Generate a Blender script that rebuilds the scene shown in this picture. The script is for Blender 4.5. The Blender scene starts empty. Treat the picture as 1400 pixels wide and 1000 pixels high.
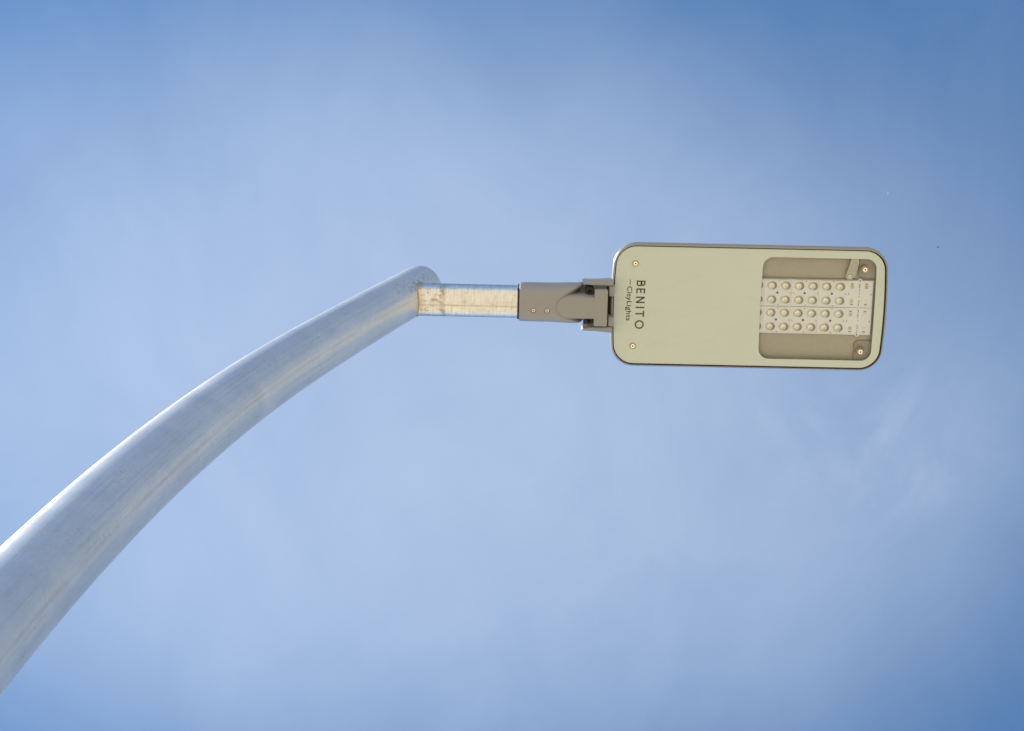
import bpy, bmesh, math, random
from mathutils import Vector, Matrix

random.seed(7)
scene = bpy.context.scene
COL = scene.collection
PI = math.pi

# ------------------------------------------------------------------ camera
EYE = 1.6                                   # eye height of the photographer, metres
cam_data = bpy.data.cameras.new('camera')
cam = bpy.data.objects.new('camera', cam_data)
COL.objects.link(cam)
cam_data.sensor_width = 36.0
cam_data.lens = 77.14
cam_data.clip_start = 0.05
cam_data.clip_end = 6000.0
_up = Vector((0.0, -850.0 / 3000.0, 1.0))   # where the zenith stands in the view
_z = Vector((15.0, -850.0, 3000.0)).normalized()
_x = Vector((0.99976905, 0.02146343, 0.00108246))
_x = (_x - _z * _x.dot(_z)).normalized()
_y = _z.cross(_x)
right = Vector((_x.x, _y.x, _z.x))
down = Vector((_x.y, _y.y, _z.y))
fwd = Vector((_x.z, _y.z, _z.z))
rot = Matrix((right, -down, -fwd)).transposed()
cam.matrix_world = Matrix.Translation((0, 0, EYE)) @ rot.to_4x4()
scene.camera = cam

# ------------------------------------------------------------------ sun, sky, exposure
SUN_EL = math.radians(46.0)
sun_h = Vector((-1.0, -0.09))
sun_h.normalize()
to_sun = Vector((sun_h.x * math.cos(SUN_EL), sun_h.y * math.cos(SUN_EL), math.sin(SUN_EL)))
sd = bpy.data.lights.new('sun', 'SUN')
sd.energy = 5.0
sd.angle = math.radians(0.53)
sd.color = (1.0, 0.95, 0.87)
sun = bpy.data.objects.new('sun', sd)
COL.objects.link(sun)
sun.location = (-20, -5, 40)
sun.rotation_euler = (-to_sun).to_track_quat('-Z', 'Y').to_euler()

scene.view_settings.view_transform = 'Standard'
scene.view_settings.look = 'None'
scene.view_settings.gamma = 1.0
scene.view_settings.use_curve_mapping = False
scene.view_settings.exposure = 0.82


class NT:
    """small helper round a node tree"""
    def __init__(self, tree):
        self.t = tree
        tree.nodes.clear()

    def n(self, kind, **kw):
        nd = self.t.nodes.new(kind)
        for k, v in kw.items():
            setattr(nd, k, v)
        return nd

    def link(self, a, b):
        self.t.links.new(a, b)

    def put(self, sock, v):
        if isinstance(v, bpy.types.NodeSocket):
            self.link(v, sock)
        elif isinstance(v, (tuple, list)) and sock.type == 'RGBA' and len(v) == 3:
            sock.default_value = (*v, 1.0)
        else:
            sock.default_value = v

    def m(self, op, a, b=0.0, c=0.0, clamp=False):
        nd = self.n('ShaderNodeMath', operation=op)
        nd.use_clamp = clamp
        self.put(nd.inputs[0], a)
        self.put(nd.inputs[1], b)
        if op in ('MULTIPLY_ADD', 'COMPARE', 'SMOOTH_MIN', 'SMOOTH_MAX'):
            self.put(nd.inputs[2], c)
        return nd.outputs[0]

    def v(self, op, a, b=(0, 0, 0)):
        nd = self.n('ShaderNodeVectorMath', operation=op)
        self.put(nd.inputs[0], a)
        if op == 'SCALE':
            self.put(nd.inputs['Scale'], b)
        else:
            self.put(nd.inputs[1], b)
        return nd.outputs[0]

    def step(self, x, lo, hi):
        nd = self.n('ShaderNodeMapRange', interpolation_type='SMOOTHSTEP')
        self.put(nd.inputs['Value'], x)
        self.put(nd.inputs['From Min'], lo)
        self.put(nd.inputs['From Max'], hi)
        return nd.outputs[0]

    def noise(self, vec, scale, detail=4.0, rough=0.55, dist=0.0):
        nd = self.n('ShaderNodeTexNoise')
        self.put(nd.inputs['Vector'], vec)
        nd.inputs['Scale'].default_value = scale
        nd.inputs['Detail'].default_value = detail
        nd.inputs['Roughness'].default_value = rough
        nd.inputs['Distortion'].default_value = dist
        return nd.outputs['Fac']

    def mix(self, f, a, b, blend='MIX'):
        nd = self.n('ShaderNodeMix', data_type='RGBA', blend_type=blend)
        self.put(nd.inputs[0], f)
        self.put(nd.inputs[6], a)
        self.put(nd.inputs[7], b)
        return nd.outputs[2]

    def sep(self, vec):
        nd = self.n('ShaderNodeSeparateXYZ')
        self.put(nd.inputs[0], vec)
        return nd.outputs

    def comb(self, x, y, z=0.0):
        nd = self.n('ShaderNodeCombineXYZ')
        self.put(nd.inputs[0], x)
        self.put(nd.inputs[1], y)
        self.put(nd.inputs[2], z)
        return nd.outputs[0]


world = bpy.data.worlds.new('World')
scene.world = world
world.use_nodes = True
W = NT(world.node_tree)
sky = W.n('ShaderNodeTexSky', sky_type='NISHITA')
sky.sun_disc = False
sky.sun_elevation = SUN_EL
sky.sun_rotation = math.atan2(sun_h.x, sun_h.y)
sky.air_density = 1.0
sky.dust_density = 0.0
sky.ozone_density = 3.0
tc = W.n('ShaderNodeTexCoord')
dx, dy, dz = W.sep(tc.outputs['Generated'])
dzc = W.m('MAXIMUM', dz, 0.06)
px = W.m('DIVIDE', dx, dzc)                 # a thin cirrus layer spread flat overhead
py = W.m('DIVIDE', dy, dzc)
P = W.comb(px, py)
broad = W.noise(W.v('ADD', P, (3.7, 1.9, 0.4)), 2.2, 3.0, 0.5, 0.3)
fine = W.noise(W.v('MULTIPLY', W.v('ADD', P, (0.4, 5.1, 0.0)), (1.0, 0.75, 1.0)), 9.0, 6.0, 0.62, 0.7)
wisp = W.noise(W.v('MULTIPLY', W.v('ADD', P, (7.4, 2.3, 0.0)), (1.3, 0.6, 1.0)), 6.0, 5.0, 0.6, 1.1)
# the widest bank of the veil stands over the lamp
ex = W.m('DIVIDE', W.m('ADD', px, 0.052), 0.318)
ey = W.m('DIVIDE', W.m('SUBTRACT', py, 0.307), 0.1946)
q = W.m('ADD', W.m('MULTIPLY', ex, ex), W.m('MULTIPLY', ey, ey))
q = W.m('ADD', q, W.m('MULTIPLY', W.m('SUBTRACT', broad, 0.5), 0.7))
q = W.m('POWER', W.m('MAXIMUM', q, 0.0), 2.2)
bank = W.m('POWER', 2.718, W.m('MULTIPLY', q, -1.0))
bank = W.m('MINIMUM', bank, 1.15)
thick = W.m('MULTIPLY_ADD', W.m('MAXIMUM', W.m('MINIMUM', px, 0.4), -0.4), -0.10, 0.282)
veil = W.m('MULTIPLY_ADD', bank, thick, 0.010)
veil = W.m('MULTIPLY', veil, W.m('MULTIPLY_ADD', W.m('SUBTRACT', fine, 0.5), 0.42, 1.0))
veil = W.m('ADD', veil, W.m('MULTIPLY', W.m('SUBTRACT', wisp, 0.46), 0.10))
cir = W.noise(W.v('ADD', P, (2.13, 0.77, 0.3)), 15.0, 9.0, 0.62, 0.7)
spots = W.noise(W.v('ADD', P, (1.37, 4.2, 0.9)), 5.0, 2.0, 0.5)
lx = W.m('DIVIDE', W.m('SUBTRACT', px, 0.1856), 0.055)
ly = W.m('DIVIDE', W.m('SUBTRACT', py, 0.3193), 0.045)
torn = W.m('POWER', 2.718, W.m('MULTIPLY', W.m('ADD', W.m('MULTIPLY', lx, lx), W.m('MULTIPLY', ly, ly)), -1.0))
wisps = W.m('ADD', torn, W.m('MULTIPLY', W.step(spots, 0.46, 0.70), 0.28))   # one torn scrap of cirrus, fainter ones all over
veil = W.m('ADD', veil, W.m('MULTIPLY', W.m('MULTIPLY', W.step(cir, 0.42, 0.72), wisps), 0.060))
away = W.step(W.m('ADD', W.m('MULTIPLY', px, px), W.m('MULTIPLY', W.m('SUBTRACT', py, 0.3), W.m('SUBTRACT', py, 0.3))), 0.08, 0.5)
general = W.m('MULTIPLY', W.step(broad, 0.40, 0.68), 0.24)
veil = W.m('ADD', veil, W.m('MULTIPLY', general, away))
veil = W.m('MAXIMUM', veil, 0.0)
veil = W.m('MULTIPLY', veil, W.step(dz, 0.0, 0.35), clamp=True)
tint = W.mix(W.step(dz, 0.15, 0.75), (0.95, 0.98, 1.0), (0.53, 0.84, 0.96))   # deep blue overhead, paler towards the horizon
deep = W.mix(1.0, sky.outputs[0], tint, 'MULTIPLY')
skyc = W.mix(veil, deep, (6.2, 6.8, 7.65))
bg = W.n('ShaderNodeBackground')
W.put(bg.inputs['Color'], skyc)
bg.inputs['Strength'].default_value = 0.105
out = W.n('ShaderNodeOutputWorld')
W.link(bg.outputs[0], out.inputs[0])


# ------------------------------------------------------------------ materials
def material(name):
    mt = bpy.data.materials.new(name)
    mt.use_nodes = True
    T = NT(mt.node_tree)
    o = T.n('ShaderNodeOutputMaterial')
    b = T.n('ShaderNodeBsdfPrincipled')
    T.link(b.outputs[0], o.inputs[0])
    return mt, T, b, o


def bump(T, b, height, strength=0.2, distance=0.001):
    bp = T.n('ShaderNodeBump')
    bp.inputs['Strength'].default_value = strength
    bp.inputs['Distance'].default_value = distance
    T.put(bp.inputs['Height'], height)
    T.link(bp.outputs[0], b.inputs['Normal'])


def plain(name, col, rough=0.5, metal=0.0, var=0.06, scale=60.0, coat=0.0, spec=0.5):
    mt, T, b, o = material(name)
    tc = T.n('ShaderNodeTexCoord').outputs['Object']
    f = T.noise(tc, scale, 4.0, 0.6)
    lo = tuple(c * (1 - var) for c in col)
    hi = tuple(c * (1 + var) for c in col)
    T.put(b.inputs['Base Color'], T.mix(f, lo, hi))
    T.put(b.inputs['Roughness'], T.m('MULTIPLY_ADD', T.m('SUBTRACT', f, 0.5), 0.15, rough))
    b.inputs['Metallic'].default_value = metal
    b.inputs['Coat Weight'].default_value = coat
    b.inputs['Coat Roughness'].default_value = 0.05
    b.inputs['Specular IOR Level'].default_value = spec
    return mt


def ground_material():
    mt, T, b, o = material('sandy_ground')
    tc = T.n('ShaderNodeTexCoord').outputs['Object']
    a = T.noise(tc, 0.35, 6.0, 0.6)
    c = T.noise(tc, 40.0, 5.0, 0.65)
    col = T.mix(a, (0.46, 0.375, 0.25), (0.58, 0.49, 0.34))
    col = T.mix(T.m('MULTIPLY', c, 0.35), col, (0.30, 0.25, 0.18))
    T.put(b.inputs['Base Color'], col)
    b.inputs['Roughness'].default_value = 0.9
    bump(T, b, c, 0.5, 0.004)
    return mt


def pole_material():
    mt, T, b, o = material('galvanised_pole')
    uv = T.n('ShaderNodeUVMap').outputs[0]
    tc = T.n('ShaderNodeTexCoord').outputs['Object']
    u, v, _ = T.sep(uv)                     # u round the pole (0..1), v along it in metres
    cloud = T.noise(tc, 9.0, 5.0, 0.6, 0.4)
    flake = T.noise(T.v('MULTIPLY', tc, (1, 1, 0.55)), 120.0, 5.0, 0.7)
    drawn = T.noise(T.comb(T.m('MULTIPLY', u, 90.0), T.m('MULTIPLY', v, 3.0)), 1.0, 4.0, 0.6)
    rings = T.noise(T.comb(T.m('MULTIPLY', u, 4.0), T.m('MULTIPLY', v, 260.0)), 1.0, 3.0, 0.6)
    col = T.mix(cloud, (0.60, 0.61, 0.62), (0.79, 0.785, 0.785))
    col = T.mix(T.m('MULTIPLY', T.step(flake, 0.45, 0.75), 0.30), col, (0.46, 0.48, 0.51))
    col = T.mix(T.m('MULTIPLY', T.step(drawn, 0.45, 0.72), 0.30), col, (0.40, 0.40, 0.41))
    # long scratches and dark scuffs, most of them near the arm end
    scuff = T.noise(T.comb(T.m('MULTIPLY', u, 34.0), T.m('MULTIPLY', v, 95.0)), 1.0, 6.0, 0.74, 0.9)
    worn = T.noise(T.comb(T.m('MULTIPLY', u, 7.0), T.m('MULTIPLY', v, 5.0)), 1.0, 2.0, 0.5)
    joint = T.m('MULTIPLY', T.step(v, POLE_LEN - 0.26, POLE_LEN - 0.10), T.m('SUBTRACT', 1.0, T.step(T.m('ABSOLUTE', T.m('SUBTRACT', u, 0.635)), 0.03, 0.10)))
    worn = T.m('ADD', worn, T.m('MULTIPLY', joint, 0.41))
    sc = T.step(T.m('ADD', scuff, T.m('MULTIPLY', T.m('SUBTRACT', worn, 0.5), 0.30)), 0.62, 0.70)
    col = T.mix(T.m('MULTIPLY', sc, 0.42), col, (0.16, 0.15, 0.14))
    # brownish runoff line down the underside, starting at the weld
    wob = T.m('MULTIPLY', T.m('SUBTRACT', T.noise(T.comb(0.0, T.m('MULTIPLY', v, 2.6)), 1.0, 2.0), 0.5), 0.020)
    d = T.m('ABSOLUTE', T.m('ADD', T.m('SUBTRACT', u, STREAK_U), wob))
    wide = T.m('SUBTRACT', 1.0, T.step(d, 0.003, 0.060))
    thin = T.m('SUBTRACT', 1.0, T.step(d, 0.002, 0.013))
    patch = T.noise(T.comb(T.m('MULTIPLY', u, 8.0), T.m('MULTIPLY', v, 7.0)), 1.0, 4.0, 0.6)
    near = T.step(v, POLE_LEN - 0.35, POLE_LEN - 0.06)
    col = T.mix(T.m('MULTIPLY', wide, T.m('MULTIPLY_ADD', near, 0.24, T.m('MULTIPLY', patch, 0.05))), col, (0.70, 0.60, 0.43))
    col = T.mix(T.m('MULTIPLY', thin, T.m('MULTIPLY', T.step(patch, 0.28, 0.64), 0.26)), col, (0.40, 0.32, 0.22))
    T.put(b.inputs['Base Color'], col)
    b.inputs['Metallic'].default_value = 0.78
    r = T.m('MULTIPLY_ADD', cloud, 0.16, 0.30)
    r = T.m('ADD', r, T.m('MULTIPLY', flake, 0.10))
    T.put(b.inputs['Roughness'], T.m('ADD', r, T.m('MULTIPLY', wide, 0.12)))
    h = T.m('ADD', T.m('MULTIPLY', rings, 0.35), T.m('ADD', flake, T.m('MULTIPLY', sc, -0.8)))
    bump(T, b, h, 0.35, 0.0010)
    return mt


def tube_material():
    mt, T, b, o = material('galvanised_tube')
    uv = T.n('ShaderNodeUVMap').outputs[0]
    tc = T.n('ShaderNodeTexCoord').outputs['Object']
    u, v, _ = T.sep(uv)                     # v along the tube in metres from the pole
    cloud = T.noise(tc, 26.0, 5.0, 0.65)
    ring = T.noise(T.comb(T.m('MULTIPLY', u, 5.0), T.m('MULTIPLY', v, 190.0)), 1.0, 5.0, 0.7)
    blot = T.noise(T.comb(T.m('MULTIPLY', u, 22.0), T.m('MULTIPLY', v, 62.0)), 1.0, 5.0, 0.65, 0.5)
    close = T.m('SUBTRACT', 1.0, T.step(v, 0.085, 0.17))
    col = T.mix(cloud, (0.64, 0.645, 0.65), (0.83, 0.83, 0.825))
    col = T.mix(T.m('MULTIPLY', T.step(ring, 0.44, 0.72), 0.55), col, (0.50, 0.42, 0.30))
    col = T.mix(T.m('MULTIPLY', T.step(blot, 0.50, 0.66), T.m('MULTIPLY_ADD', close, 0.60, 0.22)), col, (0.36, 0.24, 0.12))
    # the ring of dirt where the tube leaves the arm end, and a long seam below
    rd = T.m('ABSOLUTE', T.m('SUBTRACT', v, 0.121))
    rg = T.m('MULTIPLY', T.m('SUBTRACT', 1.0, T.step(rd, 0.001, 0.010)), T.step(blot, 0.34, 0.56))
    col = T.mix(T.m('MULTIPLY', rg, 0.5), col, (0.22, 0.14, 0.07))
    sd_ = T.m('ABSOLUTE', T.m('SUBTRACT', u, 0.487))
    sm = T.m('MULTIPLY', T.m('SUBTRACT', 1.0, T.step(sd_, 0.003, 0.014)), T.m('MULTIPLY_ADD', cloud, 0.8, 0.1))
    col = T.mix(T.m('MULTIPLY', sm, 0.8), col, (0.36, 0.27, 0.15))
    edge = T.m('SUBTRACT', 1.0, T.step(v, 0.074, 0.090))
    col = T.mix(T.m('MULTIPLY', edge, 0.38), col, (0.50, 0.33, 0.17))
    T.put(b.inputs['Base Color'], col)
    b.inputs['Metallic'].default_value = 0.92
    T.put(b.inputs['Roughness'], T.m('MULTIPLY_ADD', blot, 0.28, 0.20))
    bump(T, b, T.m('ADD', ring, T.m('MULTIPLY', blot, 0.8)), 0.16, 0.0012)
    return mt


def print_material():
    mt, T, b, o = material('printed_glass')
    tc = T.n('ShaderNodeTexCoord').outputs['Object']
    a = T.noise(tc, 7.0, 5.0, 0.6)
    c = T.noise(tc, 260.0, 3.0, 0.6)
    col = T.mix(a, (0.460, 0.522, 0.480), (0.502, 0.558, 0.518))
    col = T.mix(T.m('MULTIPLY', c, 0.10), col, (0.47, 0.48, 0.41))
    run = T.noise(T.v('MULTIPLY', tc, (9.0, 42.0, 1.0)), 1.0, 5.0, 0.65, 0.6)
    col = T.mix(T.m('MULTIPLY', T.step(run, 0.48, 0.72), 0.22), col, (0.44, 0.44, 0.36))
    spk = T.noise(tc, 420.0, 2.0, 0.5)
    col = T.mix(T.m('MULTIPLY', T.step(spk, 0.70, 0.76), 0.35), col, (0.20, 0.18, 0.14))
    T.put(b.inputs['Base Color'], col)
    T.put(b.inputs['Roughness'], T.m('MULTIPLY_ADD', a, 0.25, 0.30))
    b.inputs['Specular IOR Level'].default_value = 0.35
    return mt


def pane_material():
    mt, T, b, o = material('clear_glass')
    tr = T.n('ShaderNodeBsdfTransparent')
    tr.inputs[0].default_value = (0.985, 0.99, 0.98, 1)
    gl = T.n('ShaderNodeBsdfGlossy')
    gl.inputs['Roughness'].default_value = 0.04
    fr = T.n('ShaderNodeFresnel')
    fr.inputs[0].default_value = 1.35
    mx = T.n('ShaderNodeMixShader')
    T.link(fr.outputs[0], mx.inputs[0])
    T.link(tr.outputs[0], mx.inputs[1])
    T.link(gl.outputs[0], mx.inputs[2])
    T.link(mx.outputs[0], o.inputs[0])
    return mt


def lens_material():
    mt, T, b, o = material('lens_plastic')
    tr = T.n('ShaderNodeBsdfTransparent')
    tr.inputs[0].default_value = (0.97, 0.97, 0.95, 1)
    b.inputs['Base Color'].default_value = (1.0, 0.98, 0.90, 1)
    b.inputs['Roughness'].default_value = 0.10
    b.inputs['Specular IOR Level'].default_value = 0.6
    mx = T.n('ShaderNodeMixShader')
    mx.inputs[0].default_value = 0.62
    T.link(tr.outputs[0], mx.inputs[1])
    T.link(b.outputs[0], mx.inputs[2])
    T.link(mx.outputs[0], o.inputs[0])
    return mt


# the arm of the pole: slope dx/dz by height above the eye, and its foot far below
KZ = [1.0, 2.5, 3.0, 3.5, 4.0, 4.5]
KS = [0.0, 0.103, 0.156, 0.2314, 0.3391, 0.3789]
AXIS_Y = 1.1100
H_LAMP = EYE + 4.40
X_TIP, Z_TIP = -0.1915, 4.505


def slope(z):
    if z <= KZ[0]:
        return 0.0
    for i in range(5):
        if z <= KZ[i + 1]:
            t = (z - KZ[i]) / (KZ[i + 1] - KZ[i])
            return KS[i] * (1 - t) + KS[i + 1] * t
    return KS[-1]


def radius(z):
    return 0.0480 + 0.0093 * (4.48 - z)


_N = 150
_Z0 = -EYE + 0.02
_zs = [_Z0 + (Z_TIP - _Z0) * i / (_N - 1) for i in range(_N)]
_xs = [0.0] * _N
_xs[-1] = X_TIP
for i in range(_N - 2, -1, -1):
    _xs[i] = _xs[i + 1] - 0.5 * (slope(_zs[i]) + slope(_zs[i + 1])) * (_zs[i + 1] - _zs[i])


def pole_x(z):
    t = (z - _Z0) / (Z_TIP - _Z0) * (_N - 1)
    i = min(max(int(t), 0), _N - 2)
    return _xs[i] + (_xs[i + 1] - _xs[i]) * (t - i)


_len = [0.0]
for i in range(1, _N):
    _len.append(_len[-1] + math.hypot(_xs[i] - _xs[i - 1], _zs[i] - _zs[i - 1]))
POLE_LEN = _len[-1]
STREAK_U = 0.0                              # the underside line is u = 0 (see pole rings); shifted below
STREAK_U = 0.5 + 0.045

M_GROUND = ground_material()
M_POLE = pole_material()
M_TUBE = tube_material()
M_PRINT = print_material()
M_PANE = pane_material()
M_LENS = lens_material()
M_PAINT = plain('grey_beige_paint', (0.250, 0.248, 0.252), 0.36, 0.0, 0.05, 140.0)
M_GASKET_SHADE = plain('gasket_and_shade_black', (0.008, 0.0075, 0.007), 0.6)  # gasket rubber, also the painted shade at collar mouth and hinge
M_DARK = plain('dark_recess', (0.020, 0.018, 0.016), 0.7)
M_TRAY = plain('inner_tray', (0.51, 0.485, 0.42), 0.55, 0.0, 0.10, 90.0)
M_TRAY2 = plain('inner_boss', (0.40, 0.38, 0.335), 0.45, 0.0, 0.10, 90.0)
M_CLIP = plain('clip_plate', (0.53, 0.515, 0.455), 0.4, 0.3, 0.06, 90.0)
M_BRASS = plain('yellow_zinc_screw', (0.96, 0.90, 0.79), 0.22, 1.0, 0.05, 400.0)
M_BRASSD = plain('screw_washer', (0.42, 0.33, 0.23), 0.35, 1.0, 0.08, 400.0)
M_STEEL = plain('bright_steel', (0.78, 0.76, 0.70), 0.25, 1.0, 0.05, 400.0)
M_BOARD = plain('white_board', (0.89, 0.92, 0.96), 0.45, 0.0, 0.04, 200.0)
M_PLATE = plain('lens_plate', (0.88, 0.91, 0.95), 0.35, 0.0, 0.03, 200.0)
M_GLINT = plain('lens_glint', (0.94, 0.92, 0.83), 0.32, 0.75, 0.03, 500.0)
M_LENS_SHADE = plain('lens_shade', (0.27, 0.25, 0.21), 0.35, 0.0, 0.05, 300.0)  # crescent colour standing in for the shaded edge of each lens
M_CHIP = plain('phosphor', (0.90, 0.80, 0.52), 0.5, 0.0, 0.05, 600.0)
M_INK = plain('dark_ink', (0.060, 0.050, 0.038), 0.5, 0.0, 0.15, 300.0)
M_MARK = plain('grey_ink', (0.10, 0.095, 0.085), 0.6, 0.0, 0.2, 300.0)
M_PAD = plain('solder_pad', (0.66, 0.58, 0.38), 0.4, 0.2, 0.08, 500.0)
M_PADR = plain('copper_pad', (0.66, 0.42, 0.32), 0.4, 0.2, 0.08, 500.0)
M_SOCKET_SHADE = plain('shaded_socket', (0.12, 0.085, 0.05), 0.6, 0.2, 0.3, 300.0)  # paints the shadowed ring round each set screw
M_WELD = plain('weld', (0.40, 0.33, 0.25), 0.5, 0.6, 0.5, 160.0)
M_BIRD = plain('dark_feathers', (0.045, 0.045, 0.05), 0.8, 0.0, 0.2, 30.0)
M_GULL = plain('pale_feathers', (0.62, 0.60, 0.58), 0.8, 0.0, 0.1, 30.0)


# ------------------------------------------------------------------ building helpers
def L(u, v, w=0.0):
    """lamp drawing (mm: u along the lamp, v across, w up from the glass) to world metres"""
    return Vector((u / 1000.0, AXIS_Y + v / 1000.0, H_LAMP + w / 1000.0))


def origin_of(o):
    p = Vector(o.location)
    q = o.parent
    while q:
        p = p + Vector(q.location)
        q = q.parent
    return p


def link_mesh(name, mesh, parent=None, at=(0, 0, 0)):
    ob = bpy.data.objects.new(name, mesh)
    COL.objects.link(ob)
    if parent is not None:
        ob.parent = parent
        ob.location = Vector(at) - origin_of(parent)
    else:
        ob.location = at
    return ob


def build(name, bm, mats, parent=None, at=None, smooth=True, angle=35.0, recalc=True):
    """link a bmesh given in world metres as one object whose origin is at"""
    if recalc:
        bmesh.ops.recalc_face_normals(bm, faces=bm.faces[:])
    if at is None:
        c = Vector((0, 0, 0))
        for vv in bm.verts:
            c += vv.co
        at = c / max(1, len(bm.verts))
    at = Vector(at)
    bmesh.ops.translate(bm, verts=bm.verts[:], vec=-at)
    if smooth:
        for f in bm.faces:
            f.smooth = True
        for e in bm.edges:
            if len(e.link_faces) == 2 and e.calc_face_angle(0.0) > math.radians(angle):
                e.smooth = False
    me = bpy.data.meshes.new(name)
    bm.to_mesh(me)
    bm.free()
    for mt in (mats if isinstance(mats, (list, tuple)) else [mats]):
        me.materials.append(mt)
    return link_mesh(name, me, parent, at)


def loft(bm, rings, cap0=True, cap1=True, mat=0):
    vs = [[bm.verts.new(p) for p in r] for r in rings]
    n = len(vs[0])
    for a, b in zip(vs[:-1], vs[1:]):
        for i in range(n):
            f = bm.faces.new((a[i], a[(i + 1) % n], b[(i + 1) % n], b[i]))
            f.material_index = mat
    if cap0:
        bm.faces.new(list(reversed(vs[0]))).material_index = mat
    if cap1:
        bm.faces.new(vs[-1]).material_index = mat
    return vs


def rounded(hu, hv, r, bow=0.0, cu=0.0, cv=0.0, n=10, sides=8):
    """rounded rectangle in mm as (u, v) points; bow pushes the two short ends outward"""
    pts = []
    for (sx, sy, a0) in ((1, 1, 0), (-1, 1, 90), (-1, -1, 180), (1, -1, 270)):
        for k in range(n + 1):
            a = math.radians(a0 + 90.0 * k / n)
            pts.append((sx * (hu - r) + r * math.cos(a), sy * (hv - r) + r * math.sin(a)))
        # points along the side that follows
        nxt = {0: (-(hu - r), hv), 90: (-hu, -(hv - r)), 180: (hu - r, -hv), 270: (hu, hv - r)}[a0]
        cur = pts[-1]
        for k in range(1, sides):
            t = k / sides
            pts.append((cur[0] * (1 - t) + nxt[0] * t, cur[1] * (1 - t) + nxt[1] * t))
    res = []
    for (u, v) in pts:
        b = bow * (1 - (v / hv) ** 2)
        e = max(0.0, (abs(u) - hu * 0.5) / (hu * 0.5))
        res.append((cu + u + math.copysign(b * e, u), cv + v))
    return res


def offset(pts, d):
    """move a closed outline outward by d mm (counter-clockwise in u, v)"""
    n = len(pts)
    out = []
    for i in range(n):
        ax, ay = pts[i - 1]
        bx, by = pts[(i + 1) % n]
        tx, ty = bx - ax, by - ay
        l = math.hypot(tx, ty) or 1.0
        out.append((pts[i][0] + ty / l * d, pts[i][1] - tx / l * d))
    return out


def ring3(pts, w):
    return [L(u, v, w) for (u, v) in pts]


def plate(bm, pts, w0, w1, bev=0.4, mat=0):
    """solid plate between heights w0 < w1 with softened edges"""
    ins = offset(pts, -bev)
    loft(bm, [ring3(ins, w0), ring3(pts, w0 + bev), ring3(pts, w1 - bev), ring3(ins, w1)], mat=mat)


def disc(cu, cv, r, n=24):
    return [(cu + r * math.cos(2 * PI * k / n), cv + r * math.sin(2 * PI * k / n)) for k in range(n)]


def box(bm, u0, u1, v0, v1, w0, w1, bev=0.5, mat=0):
    plate(bm, [(u0, v0), (u1, v0), (u1, v1), (u0, v1)], w0, w1, bev, mat)


def turned(bm, cu, cv, prof, n=24, mat=0, cap0=True, cap1=True):
    """body turned about a vertical axis; prof = [(radius mm, w mm), ...]"""
    loft(bm, [[L(u, v, w) for (u, v) in disc(cu, cv, r, n)] for (r, w) in prof], cap0, cap1, mat)


def copy_of(src, parent, at):
    o = src.copy()
    COL.objects.link(o)
    o.parent = parent
    o.location = Vector(at) - origin_of(parent)
    return o


# ------------------------------------------------------------------ ground (out of frame below; it lights the lamp from underneath)
bm = bmesh.new()
S = 2500.0
bm.faces.new([bm.verts.new(p) for p in ((-S, -S, 0), (S, -S, 0), (S, S, 0), (-S, S, 0))])
ground = build('ground', bm, M_GROUND, at=(0, 0, 0), smooth=False)
ground['kind'] = 'structure'

# ------------------------------------------------------------------ the street lamp
foot = Vector((_xs[0], AXIS_Y, 0.0))
lamp = bpy.data.objects.new('street_lamp', None)
COL.objects.link(lamp)
lamp.location = foot
lamp.empty_display_size = 0.2
lamp['label'] = 'galvanised street lamp with a curved tapering pole and a flat rectangular LED head'
lamp['category'] = 'street lamp'

# pole: rings with u = 0.5 on the underside (+X side) and v = length
SEG = 64
bm = bmesh.new()
uvl = bm.loops.layers.uv.new('UVMap')
rings = []
for i in range(_N):
    z = _zs[i]
    s = slope(z)
    t = Vector((s, 0, 1)).normalized()
    nx = Vector((t.z, 0, -t.x))             # underside direction
    ny = Vector((0, 1, 0))
    c = Vector((_xs[i], AXIS_Y, EYE + z))
    r = radius(z)
    rings.append([bm.verts.new(c + (nx * -math.cos(2 * PI * k / SEG) + ny * math.sin(2 * PI * k / SEG)) * r) for k in range(SEG)])
for i in range(_N - 1):
    for k in range(SEG):
        f = bm.faces.new((rings[i][k], rings[i][(k + 1) % SEG], rings[i + 1][(k + 1) % SEG], rings[i + 1][k]))
        for lp, (uu, vv) in zip(f.loops, ((k, i), (k + 1, i), (k + 1, i + 1), (k, i + 1))):
            lp[uvl].uv = (uu / SEG, _len[vv])
bm.faces.new(list(reversed(rings[0])))
pole = build('pole', bm, M_POLE, lamp, foot)

# closing plate on the slanted top end, a little smaller than the pole
t_tip = Vector((slope(Z_TIP), 0, 1)).normalized()
n_tip = Vector((t_tip.z, 0, -t_tip.x))
c_tip = Vector((X_TIP, AXIS_Y, EYE + Z_TIP))
bm = bmesh.new()
rr = radius(Z_TIP)
loft(bm, [[c_tip + t_tip * h + (n_tip * math.cos(2 * PI * k / 48) + Vector((0, 1, 0)) * math.sin(2 * PI * k / 48)) * r
           for k in range(48)] for (r, h) in ((rr - 0.004, -0.004), (rr - 0.0005, 0.0), (rr - 0.0008, 0.0035), (rr - 0.004, 0.005))])
build('end_cap', bm, M_POLE, pole)

# foot flange
bm = bmesh.new()
fx, fy = foot.x * 1000, 0.0
plate(bm, rounded(175, 175, 18, 0, fx, fy), -H_LAMP * 1000 + 1, -H_LAMP * 1000 + 20, 1.5)
build('base_plate', bm, M_POLE, pole, foot)

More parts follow.
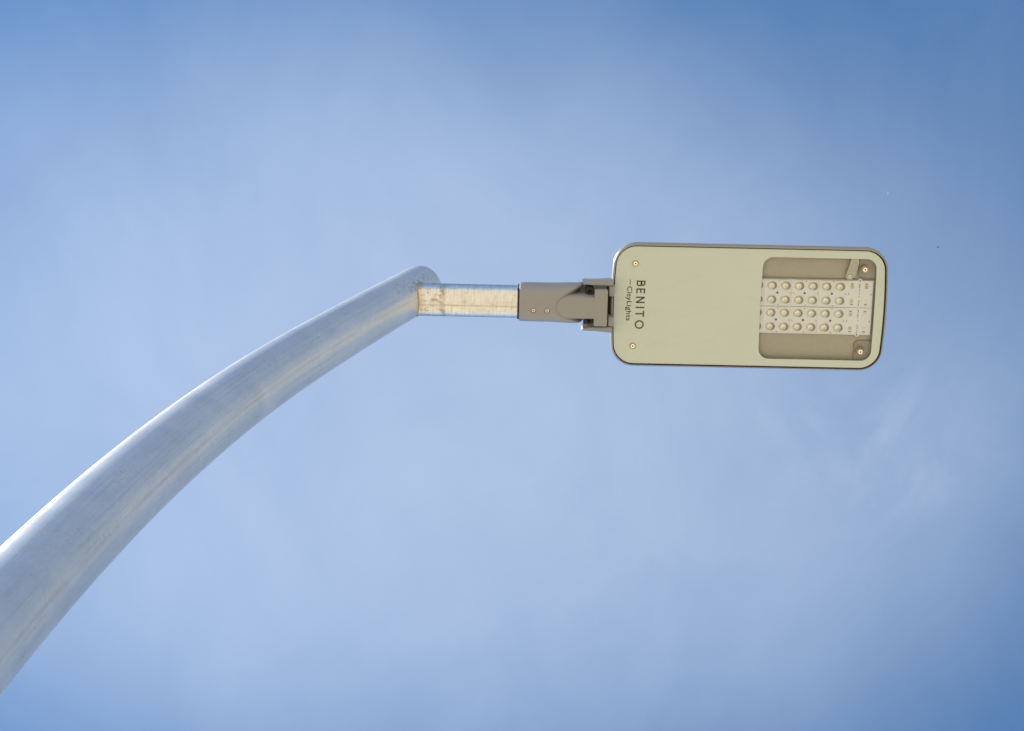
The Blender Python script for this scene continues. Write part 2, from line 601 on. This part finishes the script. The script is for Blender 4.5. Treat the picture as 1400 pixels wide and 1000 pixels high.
# spigot tube
TW = 4.0                                    # height of the tube axis over the glass, mm
TR = 34.0
U0, U1 = -262.0, 60.0
bm = bmesh.new()
uvl = bm.loops.layers.uv.new('UVMap')
NS, NL = 48, 40
rings = []
for i in range(NL + 1):
    u = U0 + (U1 - U0) * i / NL
    rings.append([bm.verts.new(L(u, TR * math.sin(2 * PI * k / NS), TW + TR * math.cos(2 * PI * k / NS))) for k in range(NS)])
for i in range(NL):
    for k in range(NS):
        f = bm.faces.new((rings[i][k], rings[i][(k + 1) % NS], rings[i + 1][(k + 1) % NS], rings[i + 1][k]))
        for lp, (uu, vv) in zip(f.loops, ((k, i), (k + 1, i), (k + 1, i + 1), (k, i + 1))):
            lp[uvl].uv = (uu / NS, (U1 - U0) / 1000.0 * vv / NL)
bm.faces.new(list(reversed(rings[0])))
bm.faces.new(rings[-1])
tube = build('spigot_tube', bm, M_TUBE, lamp, L(-100, 0, TW))

# weld bead along the line where the tube runs into the pole
path = []
for k in range(72):
    a = 2 * PI * k / 72
    v, w = TR * math.sin(a), TW + TR * math.cos(a)
    best = None
    u = -262.0
    z = 4.40 + w / 1000.0
    for _ in range(1):
        pass
    # furthest u at which the tube's surface line is still inside the pole
    for j in range(900):
        uu = -262.0 + j * 0.3
        x = uu / 1000.0
        zz = min(z, Z_TIP)
        zc = zz
        for _ in range(3):                  # foot of the perpendicular on the arm axis
            s = slope(zc)
            zc = zc + ((x - pole_x(min(zc, Z_TIP))) * s + (z - zc)) / (1 + s * s)
            zc = min(zc, Z_TIP)
        d = math.sqrt((x - pole_x(zc)) ** 2 + (z - zc) ** 2 + (v / 1000.0) ** 2)
        if d <= radius(zc):
            best = uu
    path.append(L((best if best is not None else -262.0) + 0.5, v, w))
bm = bmesh.new()
rings = []
for k in range(72):
    a, b, c = path[k - 1], path[k], path[(k + 1) % 72]
    t = (c - a).normalized()
    n1 = t.cross(Vector((1, 0, 0)))
    n1 = n1.normalized() if n1.length > 1e-4 else Vector((0, 0, 1))
    n2 = t.cross(n1)
    r = 0.0019 + random.uniform(-0.0006, 0.0008)
    rings.append([b + (n1 * math.cos(2 * PI * j / 8) + n2 * math.sin(2 * PI * j / 8)) * r for j in range(8)])
vs = [[bm.verts.new(p) for p in r] for r in rings]
for i in range(72):
    A, B = vs[i], vs[(i + 1) % 72]
    for j in range(8):
        bm.faces.new((A[j], A[(j + 1) % 8], B[(j + 1) % 8], B[j]))
build('weld_bead', bm, M_WELD, tube)

# ---- collar that clamps on the tube, with its tongue and cross head
def squircle(u, hv, wb, wt, n=48, p=2.6):
    """cross-section: half width hv, bottom wb, top wt (about the tube axis)"""
    cw, hw = (wb + wt) / 2, (wt - wb) / 2
    pts = []
    for k in range(n):
        a = 2 * PI * k / n
        c, s = math.cos(a), math.sin(a)
        pts.append(L(u, hv * math.copysign(abs(c) ** (2 / p), c), TW + cw + hw * math.copysign(abs(s) ** (2 / p), s)))
    return pts


bm = bmesh.new()
secs = []
for (u, hv, wb, wt, p) in ((34, 36.4, -36.4, 37.0, 2.0), (17.8, 36.6, -36.6, 37.4, 2.0), (17.0, 37.2, -37.1, 38.4, 2.1), (18.4, 39.4, -39.0, 41.0, 2.2), (21.0, 40.2, -39.6, 41.5, 2.2)):
    secs.append(squircle(u, hv, wb, wt, p=p))
for u in list(range(34, 90, 14)) + list(range(90, 148, 4)):
    hv = 40.2 + 1.6 * max(0.0, min(1.0, (u - 84) / 34)) - 2.4 * max(0.0, min(1.0, (u - 140) / 30))
    sec = squircle(u, hv, -39.6, 41.5, p=2.25)
    for p_ in sec:                          # the scoops beside the tongue, cut from an arched line
        if p_.z < H_LAMP + TW / 1000.0 + 0.020:
            v_ = (p_.y - AXIS_Y) * 1000.0
            t_ = max(0.0, u - (92.0 + 40.0 * (v_ / 40.0) ** 2))
            p_.z = min(p_.z + 0.001 * min(t_ * t_ * 0.040 + 0.10 * t_, 48.0), H_LAMP + TW / 1000.0 + 0.024)
    secs.append(sec)
for u in (151, 175, 199):
    secs.append(squircle(u, 41.0, 22.0, 26.4, p=4.0))
loft(bm, secs, True, True)
collar = build('mounting_collar', bm, M_PAINT, lamp, L(95, 0, TW), angle=50)

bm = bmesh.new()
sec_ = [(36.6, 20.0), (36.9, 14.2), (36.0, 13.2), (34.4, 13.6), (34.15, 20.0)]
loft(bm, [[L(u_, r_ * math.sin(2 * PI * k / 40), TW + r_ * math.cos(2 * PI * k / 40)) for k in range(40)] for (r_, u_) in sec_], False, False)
build('mouth_shade_ring', bm, M_GASKET_SHADE, collar)  # added black ring that paints the shadow gap at the collar mouth

# tongue: flat bottomed bar with a rounded front, sinking into the collar
bm = bmesh.new()
pl = []
for k in range(25):
    a = PI / 2 + PI * k / 24
    pl.append((122 + 29 * math.cos(a), 1.0 + 22.2 * math.sin(a)))
pl = [(172, -21.2), ] and [(173, 23.2)] + pl + [(173, -21.2)]
hole = offset(pl, -1.6)
hole2 = offset(pl, 7.0)
loft(bm, [ring3(hole, TW - 40.4), ring3(offset(pl, -0.5), TW - 40.1), ring3(pl, TW - 39.2), ring3(offset(pl, 2.0), TW - 34.5), ring3(offset(pl, 2.0), TW + 24)], True, True)
build('tongue', bm, M_PAINT, collar, angle=40)
bm = bmesh.new()
plate(bm, rounded(13.4, 38.3, 3.0, 0, 184.6, 0.6, n=5, sides=3), TW - 40.6, TW - 27.5, 1.2)
build('cross_head', bm, M_PAINT, collar, angle=40)
# clamp screws beside the tongue, oversized and black to paint in the pockets' shade
for sv in (-1, 1):
    bm = bmesh.new()
    turned(bm, 161.5, 1 + sv * 31.2, [(9.2, TW + 10), (9.2, TW - 19), (8.4, TW - 20.5), (4.0, TW - 20.5), (3.6, TW - 15)], 20)
    build('clamp_screw', bm, M_DARK, collar)

# two set screws in the collar
screw0 = None
for cu in (46.5, 74.5):
    cv = 8.4
    if screw0 is None:
        bm = bmesh.new()
        turned(bm, cu, cv, [(5.5, TW - 33), (5.5, TW - 39.1), (5.1, TW - 39.45), (4.3, TW - 39.5), (4.1, TW - 37)], 24, 3)
        turned(bm, cu, cv, [(3.8, TW - 33), (3.8, TW - 39.4), (3.5, TW - 40.0), (2.3, TW - 40.1), (2.1, TW - 37.5)], 24, 0, True, False)
        turned(bm, cu, cv, [(2.4, TW - 37.0), (2.4, TW - 37.2)], 12, 2)
        screw0 = build('set_screw', bm, [M_BRASS, M_BRASSD, M_DARK, M_SOCKET_SHADE], collar, L(cu, cv, TW - 39))
    else:
        copy_of(screw0, collar, L(cu, cv, TW - 39))

# ---- lamp head housing: a shallow tray upside down, flaring a little, with an open rim for the glass
GC = (491.5, 1.6)
glass_pts = rounded(273.0, 124.6, 38.0, 6.0, *GC, n=12, sides=10)


def rim(d):
    return offset(glass_pts, d)


def lip(d):
    """the opening sits a little off centre, so the gap is wider at the far end"""
    return [(u + 0.9, v + 0.5) for (u, v) in rim(d)]


bm = bmesh.new()
loft(bm, [ring3(rim(-6), 9.0), ring3(lip(2.5), 8.6), ring3(lip(2.6), -1.4), ring3(lip(3.0), -2.1), ring3(rim(4.4), -2.1), ring3(rim(4.9), -1.5), ring3(rim(7.0), 5.5),
          ring3(rim(6.9), 9), ring3(rim(5.9), 15), ring3(rim(3.0), 24), ring3(rim(-3.0), 38), ring3(rim(-14), 52), ring3(rim(-34), 64), ring3(rim(-60), 70)], False, True)
housing = build('lamp_housing', bm, M_PAINT, lamp, L(GC[0], GC[1], 30), angle=50)
# inner tray floor that closes the housing above the glass
bm = bmesh.new()
plate(bm, rim(-7.5), 16.0, 20.0, 0.5)
tray = build('inner_tray', bm, M_TRAY, housing)
# gasket seen as the dark line round the glass
bm = bmesh.new()
loft(bm, [ring3(rim(0.5), 4.5), ring3(lip(2.45), 4.5), ring3(lip(2.45), 7.0), ring3(rim(-5), 7.0), ring3(rim(-5), 4.5)], False, False)
vs = bm.verts[:]
build('gasket', bm, M_GASKET_SHADE, housing)

# hinge fork on the housing that takes the cross head
for (v0, v1, sg) in ((-50.5, -42.6, -1), (44.2, 53.5, 1)):
    bm = bmesh.new()
    inner, outer = (v1, v0) if sg < 0 else (v0, v1)
    # plan outline: slanting tip, growing into the housing
    pts = [(149.0, outer - sg * 6.5), (146.0, outer), (178, outer + sg * 1.0), (209.5, outer + sg * 3.5), (209.5, inner), (168, inner), (156, inner + sg * 1.5)]
    if sg < 0:
        pts = list(reversed(pts))
    if sg > 0:
        pass
    area = sum(pts[i][0] * pts[(i + 1) % len(pts)][1] - pts[(i + 1) % len(pts)][0] * pts[i][1] for i in range(len(pts)))
    if area < 0:
        pts = list(reversed(pts))
    loft(bm, [ring3(offset(pts, -2.2), TW - 25.0), ring3(offset(pts, -0.6), TW - 23.5), ring3(pts, TW - 20), ring3(pts, TW + 4), ring3(offset(pts, -2), TW + 6)])
    build('hinge_arm', bm, M_PAINT, housing, angle=40)
bm = bmesh.new()
box(bm, 201.5, 212.5, -42.0, -20.5, TW - 22, TW + 28, 1.0)
build('hinge_web', bm, M_PAINT, housing, angle=40)
bm = bmesh.new()
box(bm, 201.5, 212.5, 23.5, 43.6, TW - 22, TW + 26, 1.0)
build('hinge_web', bm, M_PAINT, housing, angle=40)
bm = bmesh.new()
box(bm, 151.0, 213.5, -44.0, 56.0, TW + 27, TW + 34, 1.0)
build('hinge_shade_plate', bm, M_GASKET_SHADE, housing, angle=40)  # added plate, black so the hinge pockets look shaded and no sky shows through
bm = bmesh.new()
box(bm, 198.6, 207.6, -20.2, 23.2, TW + 6, TW + 20, 0.8)
build('hinge_gap_shade', bm, M_GASKET_SHADE, housing)  # added black block painting the shade in the gap behind the cross head

# ---- printed glass cover with its clear window
win_pts = rounded(116.5, 108.5, 21.0, 1.5, 633.5, 2.0, n=12, sides=10)
n_out, n_in = len(glass_pts), len(win_pts)
bm = bmesh.new()


def sheet_with_hole(bm, w):
    o_ = [bm.verts.new(p) for p in ring3(rim(-0.5 if w < 1 else 0.0), w)]
    i_ = [bm.verts.new(p) for p in ring3(win_pts, w)]
    return o_, i_


def bridge(bm, O, I):
    eds = []
    for loop in (O, I):
        for a, b in zip(loop, loop[1:] + loop[:1]):
            e = bm.edges.get((a, b))
            eds.append(e or bm.edges.new((a, b)))
    bmesh.ops.triangle_fill(bm, use_beauty=True, use_dissolve=False, edges=eds)


O0, I0 = sheet_with_hole(bm, 0.0)
bridge(bm, O0, I0)
O1 = [bm.verts.new(p) for p in ring3(rim(0.0), 0.5)]
O2 = [bm.verts.new(p) for p in ring3(rim(0.0), 3.6)]
O3 = [bm.verts.new(p) for p in ring3(rim(-0.5), 4.0)]
I3 = [bm.verts.new(p) for p in ring3(win_pts, 4.0)]
bridge(bm, O3, I3)
for A, B in ((O0, O1), (O1, O2), (O2, O3), (I0, I3)):
    m_ = len(A)
    for i in range(m_):
        bm.faces.new((A[i], A[(i + 1) % m_], B[(i + 1) % m_], B[i]))
cover = build('glass_cover', bm, M_PRINT, lamp, L(GC[0], GC[1], 2), angle=30)
bm = bmesh.new()
bm.faces.new([bm.verts.new(p) for p in ring3(offset(win_pts, -0.15), 0.8)])
build('window_pane', bm, M_PANE, cover, smooth=False)

# cover screws in shallow rings
cs0 = None
for (cu, cv) in ((254.5, -87.0), (254.8, 88.8), (727.0, -84.4), (728.2, 91.0)):
    if cs0 is None:
        bm = bmesh.new()
        turned(bm, cu, cv, [(6.9, 0.6), (6.9, -0.5), (6.3, -0.9), (5.6, -0.9), (5.2, -0.4)], 28, 1)
        turned(bm, cu, cv, [(4.9, 0.2), (4.9, -1.0), (4.3, -2.0), (3.0, -2.5), (1.75, -2.5), (1.6, -1.2)], 28, 0, True, False)
        turned(bm, cu, cv, [(1.8, -0.9), (1.8, -1.1)], 12, 2)
        cs0 = build('cover_screw', bm, [M_BRASS, M_BRASSD, M_DARK], cover, L(cu, cv, 0))
    else:
        copy_of(cs0, cover, L(cu, cv, 0))

# ---- lettering on the glass: strokes run along +v, tops towards +u
TH0, TH1 = -0.25, 0.1


def stroke(bm, pts, wd, closed=False):
    """flat printed stroke of width wd along (a, b): a = reading direction, b = up; mapped by put()"""
    n = len(pts)
    left, rightp = [], []
    for i in range(n):
        if closed:
            p0, p1 = pts[i - 1], pts[(i + 1) % n]
        else:
            p0, p1 = pts[max(i - 1, 0)], pts[min(i + 1, n - 1)]
        tx, ty = p1[0] - p0[0], p1[1] - p0[1]
        l = math.hypot(tx, ty) or 1.0
        nx, ny = -ty / l * wd / 2, tx / l * wd / 2
        left.append((pts[i][0] + nx, pts[i][1] + ny))
        rightp.append((pts[i][0] - nx, pts[i][1] - ny))
    rng = range(n) if closed else range(n - 1)
    for i in rng:
        j = (i + 1) % n
        q = [left[i], left[j], rightp[j], rightp[i]]
        lo = [bm.verts.new(put(a, b, TH0)) for a, b in q]
        hi = [bm.verts.new(put(a, b, TH1)) for a, b in q]
        bm.faces.new(lo)
        bm.faces.new(list(reversed(hi)))
        for k in range(4):
            bm.faces.new((lo[k], lo[(k + 1) % 4], hi[(k + 1) % 4], hi[k]))


def put(a, b, w):
    return L(258.2 + b - 0.006 * a, -51.0 + a, w)


def arc(cx, cy, rx, ry, a0, a1, n=12):
    return [(cx + rx * math.cos(math.radians(a0 + (a1 - a0) * k / n)), cy + ry * math.sin(math.radians(a0 + (a1 - a0) * k / n))) for k in range(n + 1)]


CH = 18.2
SW = 2.9
h = SW / 2
glyphs = []
bm = bmesh.new()                            # B
stroke(bm, [(h, 0), (h, CH)], SW)
stroke(bm, [(SW, h), (6.6, h)] + arc(6.6, h + 4.35, 4.3, 4.35, -90, 90) + [(SW, h + 8.7)], SW)
stroke(bm, [(SW, h + 8.7), (6.2, h + 8.7)] + arc(6.2, CH - h - 3.3, 3.7, 3.3, -90, 90) + [(SW, CH - h)], SW)
glyphs.append(bm)
bm = bmesh.new()                            # E
o = 16.6
stroke(bm, [(o + h, 0), (o + h, CH)], SW)
for y in (h, CH / 2, CH - h):
    stroke(bm, [(o + SW, y), (o + 10.6 - (0.8 if y == CH / 2 else 0), y)], SW)
glyphs.append(bm)
bm = bmesh.new()                            # N
o = 34.2
stroke(bm, [(o + h, 0), (o + h, CH)], SW)
stroke(bm, [(o + 13.6 - h, 0), (o + 13.6 - h, CH)], SW)
stroke(bm, [(o + h, CH - 1.4), (o + 13.6 - h, 1.4)], SW)
glyphs.append(bm)
bm = bmesh.new()                            # I
stroke(bm, [(57.2, 0), (57.2, CH)], SW)
glyphs.append(bm)
bm = bmesh.new()                            # T
o = 64.4
stroke(bm, [(o + 6.3, 0), (o + 6.3, CH - SW)], SW)
stroke(bm, [(o, CH - h), (o + 12.6, CH - h)], SW)
glyphs.append(bm)
bm = bmesh.new()                            # O
stroke(bm, arc(93.6, CH / 2, 9.3 - h, 9.5 - h, 0, 350, 34)[:-1], SW, True)
glyphs.append(bm)
for g in glyphs:
    build('letter', g, M_INK, cover, smooth=False)

# the smaller line below it
fc = bpy.data.curves.new('small_lettering', 'FONT')
fc.body = 'CityLights'
fc.size = 14.3
fc.space_character = 1.08
fc.extrude = 0.12
fc.offset = 0.26
fc.resolution_u = 4
tmp = bpy.data.objects.new('small_lettering', fc)
COL.objects.link(tmp)
dg = bpy.context.evaluated_depsgraph_get()
me = bpy.data.meshes.new_from_object(tmp.evaluated_get(dg))
bpy.data.objects.remove(tmp)
xs = [v.co.x for v in me.vertices]
x0, x1 = min(xs), max(xs)
bm = bmesh.new()
bm.from_mesh(me)
bpy.data.meshes.remove(me)
for v in bm.verts:
    a = (v.co.x - x0) / (x1 - x0) * 73.5
    v.co = L(239.6 + v.co.y - 0.006 * a, -38.6 + a, 0.02 - v.co.z)
box(bm, 244.1, 245.5, -53.0, -41.0, -0.1, 0.14, 0.03)
build('small_lettering', bm, M_INK, cover, smooth=False)

# ---- LED boards in the window
BW0, BW1 = 8.0, 9.8                         # underside and back of the boards
boards = []
for (v0, v1) in ((-58.6, -1.4), (-0.6, 56.8)):
    bm = bmesh.new()
    pts = [(480, v0), (719.0 - 4.5, v0)]
    if v0 < -10:                            # small rounded ear with the cable hole
        pts += [(719.6 + 4.6 * math.cos(a), v0 - 0.2 + 4.2 * math.sin(a)) for a in [math.radians(180 + 22.5 * k) for k in range(9)]]
    else:
        pts += []
    pts += [(747.0, v0), (747.0, v1)]
    if v0 > -10:
        pts += [(719.6 + 4.6 * math.cos(a), v1 + 0.2 + 4.2 * math.sin(a)) for a in [math.radians(22.5 * k) for k in range(9)]]
    pts += [(480, v1)]
    plate(bm, pts, BW0, BW1, 0.25)
    boards.append(build('led_board', bm, M_BOARD, lamp, L(613, (v0 + v1) / 2, BW0), angle=40))

# the clear lens plates, 2 by 2 lenses each
COLS = [508.6 + 28.15 * k for k in range(7)]
ROWS = [(-45.2, -15.4), (12.6, 42.2)]
plate0 = None
for b, board in enumerate(boards):
    vm = sum(ROWS[b]) / 2
    for g in range(4):
        cu = 522.7 + 28.15 * (2 * g) + 0.0
        if g == 3:
            continue
        uc = 549.9 + 56.3 * g
        if plate0 is None:
            bm = bmesh.new()
            plate(bm, rounded(27.4, 27.6, 2.0, 0, uc, vm, n=3, sides=2), BW0 - 1.3, BW0 - 0.02, 0.45)
            plate0 = build('lens_plate', bm, M_PLATE, board, L(uc, vm, BW0))
        else:
            copy_of(plate0, board, L(uc, vm, BW0))
    uc = 549.9 - 56.3
    copy_of(plate0, board, L(uc, vm, BW0))

# lenses: clear domes over a yellow chip, shade and glint built on as a dark crescent and a bright disc
lens0 = chip0 = None
for b, board in enumerate(boards):
    for cv in ROWS[b]:
        for cu in COLS:
            if lens0 is None:
                bm = bmesh.new()
                w0 = BW0 - 1.35
                prof = [(8.6, w0 + 0.2), (8.4, w0 - 0.7), (7.8, w0 - 1.5), (6.7, w0 - 2.2), (5.0, w0 - 2.8), (3.0, w0 - 3.1), (1.0, w0 - 3.2)]
                turned(bm, cu, cv, prof, 20, 0, False, True)
                cres = []
                for (ra, rb, w_) in ((8.2, 11.4, w0 - 1.5), (8.2, 11.4, w0 - 0.05)):
                    cres.append([(cu + ra * math.cos(t_), cv + ra * math.sin(t_), w_) for t_ in [math.radians(-78 + 12 * k) for k in range(14)]]
                                + [(cu + (ra + (rb - ra) * math.sin(PI * k / 13)) * math.cos(t_), cv + (ra + (rb - ra) * math.sin(PI * k / 13)) * math.sin(t_), w_)
                                   for k, t_ in [(k, math.radians(78 - 12 * k)) for k in range(14)]])
                loft(bm, [[L(*p) for p in q_] for q_ in cres], mat=1)
                plate(bm, disc(cu + 0.3, cv - 0.4, 5.2, 16), w0 - 3.55, w0 - 2.6, 0.3, 2)  # bright metallic disc painting the highlight on the lens
                plate(bm, disc(cu + 0.5, cv + 0.2, 2.2, 10), w0 - 3.75, w0 - 3.4, 0.1, 3)
                lens0 = build('led_lens', bm, [M_LENS, M_LENS_SHADE, M_GLINT, M_CHIP], board, L(cu, cv, w0), angle=60)
                bm = bmesh.new()
                plate(bm, disc(cu - 0.6, cv, 3.6, 14), w0 - 0.9, w0 - 0.1, 0.2)
                plate(bm, disc(cu + 0.2, cv, 5.6, 18), w0 - 0.07, w0 + 0.1, 0.02, 1)
                chip0 = build('led_chip', bm, [M_CHIP, M_BOARD], board, L(cu, cv, w0))
            else:
                copy_of(lens0, board, L(cu, cv, BW0 - 1.35))
                copy_of(chip0, board, L(cu, cv, BW0 - 1.35))

# screws between the lenses
bs0 = None
for b, board in enumerate(boards):
    vm = sum(ROWS[b]) / 2
    for cu in (549.9, 606.2, 662.5):
        if bs0 is None:
            bm = bmesh.new()
            turned(bm, cu, vm, [(2.3, BW0), (2.3, BW0 - 2.0), (1.8, BW0 - 2.4), (1.0, BW0 - 2.4), (0.9, BW0 - 1.4)], 10)
            bs0 = build('board_screw', bm, M_MARK, board, L(cu, vm, BW0))
        else:
            copy_of(bs0, board, L(cu, vm, BW0))

# small dark pins, pads and illegible print at the board ends
pads = {'p': [], 'y': [], 'r': []}
for b, board in enumerate(boards):
    lo, hi = ((-58.0, -2.0), (0.4, 56.2))[b]
    vm = sum(ROWS[b]) / 2
    bm = bmesh.new()
    for k in range(3):
        cu = 552.5 + 56.3 * k
        for cv in (lo + 2.2, hi - 2.4):
            turned(bm, cu, cv, [(1.0, BW0), (1.0, BW0 - 1.9), (0.6, BW0 - 2.1)], 8)
    for cu in (577.0, 582.8, 633.0, 690.3, 697.0, 746.0 - 2.4):
        turned(bm, cu, vm + 0.4, [(0.95, BW0), (0.95, BW0 - 1.9), (0.6, BW0 - 2.1)], 8)
    pn = build('locating_pins', bm, M_MARK, board)
    pn['kind'] = 'stuff'
    for (cu, cv) in ((704.0, lo + 6.5), (733.6, lo + 6.5), (704.6, hi - 6.0), (733.4, hi - 6.0)):
        bm = bmesh.new()
        box(bm, cu - 2.7, cu + 2.7, cv - 0.75, cv + 0.75, BW0 - 0.9, BW0 - 0.02, 0.15)
        build('contact', bm, M_MARK, board)
        dv = 6.5 if cv < vm else -7.0
        bm = bmesh.new()
        box(bm, cu - 3.0, cu + 3.0, cv + dv - 3.2, cv + dv + 3.2, BW0 - 1.6, BW0 - 0.03, 0.3)
        build('connector', bm, M_PADR if (b == 0 and cu > 720 and cv < vm) else M_PAD if (cu < 720) else M_PLATE, board)
    bm = bmesh.new()
    y = lo + 3.0
    rng = random.Random(11 + b)
    while y < hi - 3.0:
        ln = rng.choice((0.8, 1.1, 1.6, 2.4))
        if rng.random() < 0.82:
            off = rng.uniform(-0.8, 0.8)
            box(bm, 719.4 + off - 0.85, 719.4 + off + 0.85, y, y + ln, BW0 - 0.15, BW0 - 0.01, 0.02)
        y += ln + rng.choice((0.7, 0.9, 1.8))
    mk = build('board_print', bm, M_MARK, board, smooth=False)
    mk['kind'] = 'stuff'
    # cable hole in the ear
    bm = bmesh.new()
    cv = lo - 0.4 if b == 0 else hi + 0.4
    turned(bm, 719.6, cv, [(1.5, BW0 + 0.3), (1.5, BW0 - 0.12)], 10)
    build('ear_hole', bm, M_DARK, board)

# raised strip under the boards (their heat sink), corner bosses and the strap, all on the inner tray
bm = bmesh.new()
box(bm, 470, 749.0, -60.5, 58.8, BW1 + 0.1, 15.9, 0.4)
build('heat_sink', bm, M_TRAY, tray)
for (cu, cv, sg) in ((733.0, -84.4, -1), (734.0, 91.0, 1)):
    bm = bmesh.new()
    plate(bm, rounded(24 if sg > 0 else 23, 26, 12, 0, cu + 5, cv + sg * 4, n=6, sides=3), 11.5, 15.95, 2.5)
    build('corner_boss', bm, M_TRAY2, tray)
    bm = bmesh.new()
    turned(bm, cu - 6.0, cv, [(8.6, 2.0), (8.6, 6.95)], 20)
    build('screw_post', bm, M_TRAY2, tray)
bm = bmesh.new()
pts = [(700.0, -112.0), (712.5, -112.0), (715.5, -98), (708.5, -64.0)]
pts += [(697.0 + 8.6 * math.cos(a), -68.8 + 8.6 * math.sin(a)) for a in [math.radians(15 + 24 * k) for k in range(8)]]
plate(bm, pts, 4.8, 6.6, 0.6)
strap = build('clip_plate', bm, M_CLIP, tray, angle=40)
bm = bmesh.new()
turned(bm, 697.2, -68.8, [(4.3, 4.8), (4.3, 3.4), (3.4, 2.7), (1.5, 2.7), (1.3, 3.6)], 20, 0, True, False)
turned(bm, 697.2, -68.8, [(1.5, 3.7), (1.5, 3.6)], 10, 1)
build('clip_screw', bm, [M_STEEL, M_DARK], tray)

# ------------------------------------------------------------------ two far birds, a few pixels each
def bird(name, label, mat, at, span, yaw, group):
    me = bpy.data.meshes.new(name)
    s = span / 2
    v = [(0, 0, 0), (0, 0.30 * s, 0.02 * s), (0, 0.46 * s, 0.03 * s), (0, -0.34 * s, 0), (0, -0.62 * s, 0.01 * s),
         (0.35 * s, 0.14 * s, 0.12 * s), (0.98 * s, -0.10 * s, 0.06 * s), (-0.35 * s, 0.14 * s, 0.12 * s), (-0.98 * s, -0.10 * s, 0.06 * s)]
    me.from_pydata(v, [(0, 1), (1, 2), (0, 3), (3, 4), (0, 5), (5, 6), (0, 7), (7, 8)], [])
    o = bpy.data.objects.new(name, me)
    COL.objects.link(o)
    sk = o.modifiers.new('skin', 'SKIN')
    rad = [(0.17, 0.15), (0.11, 0.11), (0.05, 0.05), (0.10, 0.07), (0.12, 0.02), (0.15, 0.035), (0.04, 0.02), (0.15, 0.035), (0.04, 0.02)]
    for d, r in zip(me.skin_vertices[0].data, rad):
        d.radius = (r[0] * s, r[1] * s)
    me.skin_vertices[0].data[0].use_root = True
    sb = o.modifiers.new('smooth', 'SUBSURF')
    sb.levels = sb.render_levels = 1
    me.materials.append(mat)
    o.location = at
    o.rotation_euler = (0, 0.25, yaw)
    o['label'] = label
    o['category'] = 'bird'
    o['group'] = group
    return o


def along(x, y, dist):
    d = (right * (x - 700) + down * (y - 500) + fwd * 3000).normalized()
    return Vector((0, 0, EYE)) + d * dist


bird('bird', 'tiny dark bird far off in the sky beyond the lamp head', M_BIRD, along(1282.5, 338, 260), 0.38, 0.6, 'far birds')
bird('bird', 'tiny pale bird far off in the sky above the lamp head', M_GULL, along(1214, 264.5, 330), 0.40, 2.3, 'far birds')
